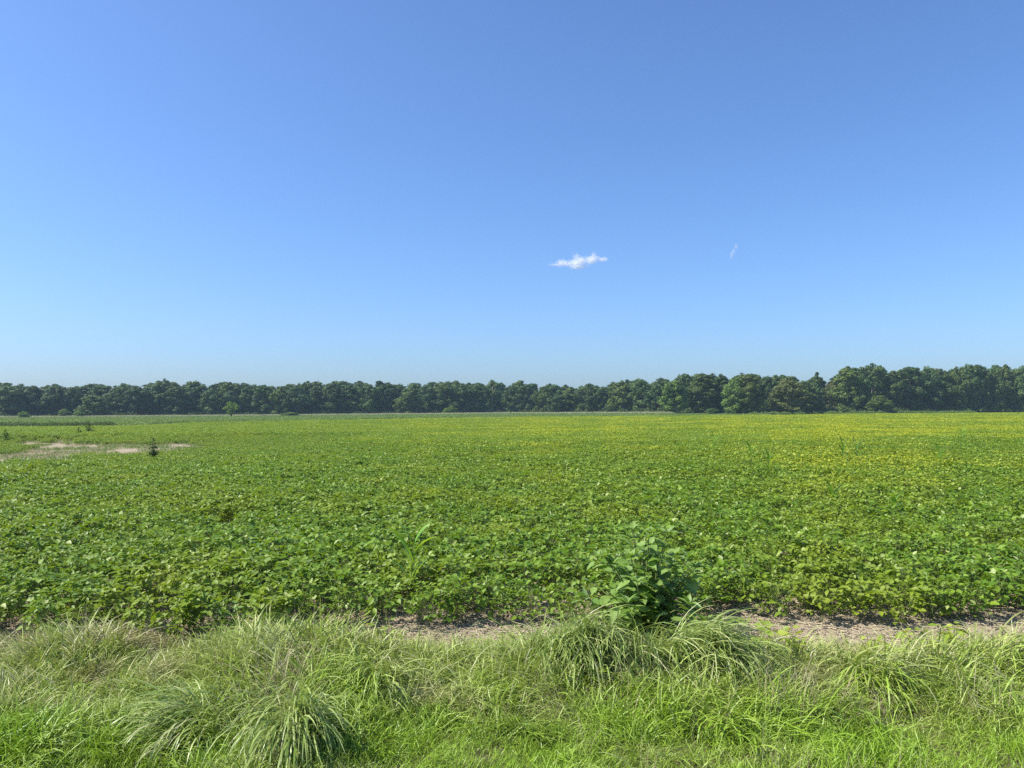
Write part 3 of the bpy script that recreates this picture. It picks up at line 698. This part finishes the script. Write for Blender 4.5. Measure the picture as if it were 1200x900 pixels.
for px, tp in peaks:
    marks = [(abs(px - k_), k_) for k_ in SHORT]; near_px = min(marks)[1]
    side = 'left of' if px < near_px else 'right of'
    tree(px, random.uniform(20, 40), tp + random.uniform(-.8, 1.6), random.uniform(8, 20), random.choice(['round', 'tall', 'tall', 'cone' if random.random() < .08 else 'round']),
         random.choice([DARK, MIDC, MIDC, BLUE, OLIVE]), f'treetop in the back row rising behind and {side} the {SHORT[near_px]}')
# distinct small trees and bushes before the wood
def small(px, wpx, top, base, D, kind, col, label, lift=0, name='small_tree', cat='tree'):
    X_, Y_ = XY(px, D); zg = float(ground_z(X_, Y_)); H = ztop(px, top, D) - zg; cr, tr, w0, h0 = PRO[kind][0]
    e = empty(name, (X_, Y_, zg), random.random() * 6); tag(e, label, cat)
    sx = wpx / F * D / w0 * 1.1; lm = lift / F * D
    c = link('crown', cr, e); c.scale = (sx, sx, (H - lm) / h0); c.location = (0, 0, lm); c.color = tuple(v * 1.5 for v in col[:3]) + (1,)
    t = link('trunk', tr, e); t.scale = (sx * 1.2, sx * 1.2, H / h0)
small(271, 15, 471, 489, 270, 'open', YEL, 'small light yellow-green tree standing alone before the wood on the left', 2)
small(93, 11, 481, 490, 296, 'round', LIGHT, 'slanting pale green bush before the wood on the left', 0, 'bush', 'bush')
small(28, 12, 482, 490, 285, 'round', LIGHT, 'small pale bush at the foot of the wood near the left end', 0, 'bush', 'bush')
small(76, 12, 479, 489, 297, 'round', OLIVE, 'rounded olive bush at the foot of the wood right of the small pale bush', 0, 'bush', 'bush')
small(524, 10, 478, 486, 335, 'round', LIGHT, 'left of two small light bushes at the wood foot, centre', 0, 'bush', 'bush')
small(530, 11, 475, 486, 336, 'round', OLIVE, 'right of two small light bushes at the wood foot, centre', 0, 'bush', 'bush')
small(835, 13, 478, 487, 250, 'round', DARK, 'dark rounded bush at the foot of the large broad tree', 0, 'bush', 'bush')
small(988, 11, 475, 485, 262, 'round', OLIVE, 'light green bush at the foot of the tall left-shoulder tree', 0, 'bush', 'bush')
small(340, 22, 483, 488, 300, 'round', OLIVE, 'low spreading bush on the dry grass line left of centre', 0, 'bush', 'bush')

# mass of the wood behind, and brush along its foot
wp = [clump_proto('wood_clump', 900, 5.0, 11.0, 1.2, MTREE, LEAF_T) for _ in range(3)]
def band(name, px0, px1, stp, d0, d1, protos, s0, s1, rows):
    P = []; 
    for rrow in range(rows):
        for px in np.arange(px0, px1, stp):
            q = px + random.uniform(-.5, .5) * stp; D = float(np.interp(q, PXA, DTR)) + d0 + (d1 - d0) * (rrow + random.random()) / rows; P.append(XY(q, D))
    P = np.array(P); n = len(P); o_ = np.zeros(n)
    hs = np.interp(600 + F * P[:, 0] / P[:, 1], [0, 760, 800, 980, 1000, 1200], [.92, .96, .98, 1.02, 1.35, 1.35]) if 'wood' in name else 1.0
    return scatter(name, np.c_[P, ground_z(P[:, 0], P[:, 1])], np.stack([o_, o_, rng.random(n) * 6.283], 1), rng.uniform(s0, s1, n) * hs, rng.integers(0, len(protos), n), protos)
band('distant_woods', -90, 1290, 9, 20, 45, wp, .85, 1.05, 3)
bp = [clump_proto('brush_clump', 300, 1.6, 1.9, .4, MTREE, LEAF_T) for _ in range(3)]
band('forest_undergrowth', -90, 1290, 3.2, -5, 1, bp, .5, 1.3, 2)
bp2 = [clump_proto('brush_clump_light', 220, 1.6, 1.3, .35, MMEAD, LEAF_T) for _ in range(3)]
band('field_edge_brush', 880, 1145, 2.6, -16, -8, bp2, .4, .9, 2)

# ------------------------------------------------------------------ clouds: small volumes of vapour
def cloud(name, px, py, D, size, blobs, dens, label, nscale=.02, ncut=.5):
    X_, Y_ = XY(px, D); z = ztop(px, py, D)
    m = NT(name); tc = m.n('TexCoord')
    n1 = m.n('TexNoise'); n1.inputs['Scale'].default_value = nscale; n1.inputs['Detail'].default_value = 5; n1.inputs['Roughness'].default_value = .6
    m.t.links.new(tc.outputs['Object'], n1.inputs['Vector'])
    acc = None
    for (bx, bz, rx, rz) in blobs:
        mp = m.n('Mapping', vector_type='POINT'); mp.inputs['Location'].default_value = (-bx / rx, 0, -bz / rz); mp.inputs['Scale'].default_value = (1 / rx, 1 / (rx * .8), 1 / rz)
        m.t.links.new(tc.outputs['Object'], mp.inputs['Vector'])
        ln = m.n('VectorMath', operation='LENGTH'); m.t.links.new(mp.outputs[0], ln.inputs[0])
        v = m.math('SUBTRACT', 1.0, ln.outputs['Value'])
        acc = v if acc is None else m.math('MAXIMUM', acc, v)
    v = m.math('ADD', acc, m.math('MULTIPLY', m.math('SUBTRACT', n1.outputs[0], ncut), 2.0))
    v = m.math('MULTIPLY', m.ramp(v, 0.0, 1.15), dens)
    pv = m.n('VolumePrincipled'); pv.inputs['Color'].default_value = (1, 1, 1, 1); m.set(pv.inputs['Density'], v); pv.inputs['Anisotropy'].default_value = .2
    m.t.links.new(pv.outputs[0], m.out.inputs['Volume'])
    sx, sy, sz = size; mb = MB()
    # rounded hull
    th = np.linspace(0, math.pi, 9); ph = np.linspace(0, 2 * math.pi, 17)[:-1]; V = []; 
    for t in th:
        for p_ in ph: V.append((sx / 2 * math.sin(t) ** .5 * math.cos(p_), sy / 2 * math.sin(t) ** .5 * math.sin(p_), sz / 2 * math.cos(t)))
    Fq = [[i * 16 + j, (i + 1) * 16 + j, (i + 1) * 16 + (j + 1) % 16, i * 16 + (j + 1) % 16] for i in range(8) for j in range(16)]
    mb.add(V, [np.array(Fq)], .5); o = mb.build(name, m.m); o.location = (X_, Y_, z); o.rotation_euler = (0, 0, -math.atan2(X_, Y_)); o.scale = (.92,) * 3; tag(o, label, 'cloud'); return o
cloud('cloud', 680, 306, 4000, (440, 260, 170), [(-85, -8, 85, 28), (-10, 0, 90, 42), (-18, 26, 40, 38), (70, 8, 70, 34), (80, 36, 26, 46), (125, 10, 55, 16), (-140, -12, 50, 12), (-10, -26, 80, 18)], .040,
      'small white ragged cloud alone in the blue sky right of centre', .022, .56)
cloud('cloud', 862, 293, 4000, (160, 80, 170), [(-12, -22, 14, 26), (0, 0, 16, 30), (14, 24, 18, 24)], .030, 'very faint thin wisp of cloud right of the small white one', .03, .5)

# ------------------------------------------------------------------ haze
hz = MB(); x0, x1, y0, y1, z0, z1 = -1600, 1600, -400, 1700, -2.2, 34
hz.add([(x0, y0, z0), (x1, y0, z0), (x1, y1, z0), (x0, y1, z0), (x0, y0, z1), (x1, y0, z1), (x1, y1, z1), (x0, y1, z1)],
       [np.array([[0, 3, 2, 1], [4, 5, 6, 7], [0, 1, 5, 4], [1, 2, 6, 5], [2, 3, 7, 6], [3, 0, 4, 7]])], .5)
m = NT('haze'); pv = m.n('VolumePrincipled'); pv.inputs['Color'].default_value = (.55, .76, 1.0, 1); pv.inputs['Density'].default_value = .00018
m.t.links.new(pv.outputs[0], m.out.inputs['Volume'])
HAZE = hz.build('haze', m.m, None, False); tag(HAZE, kind='stuff')
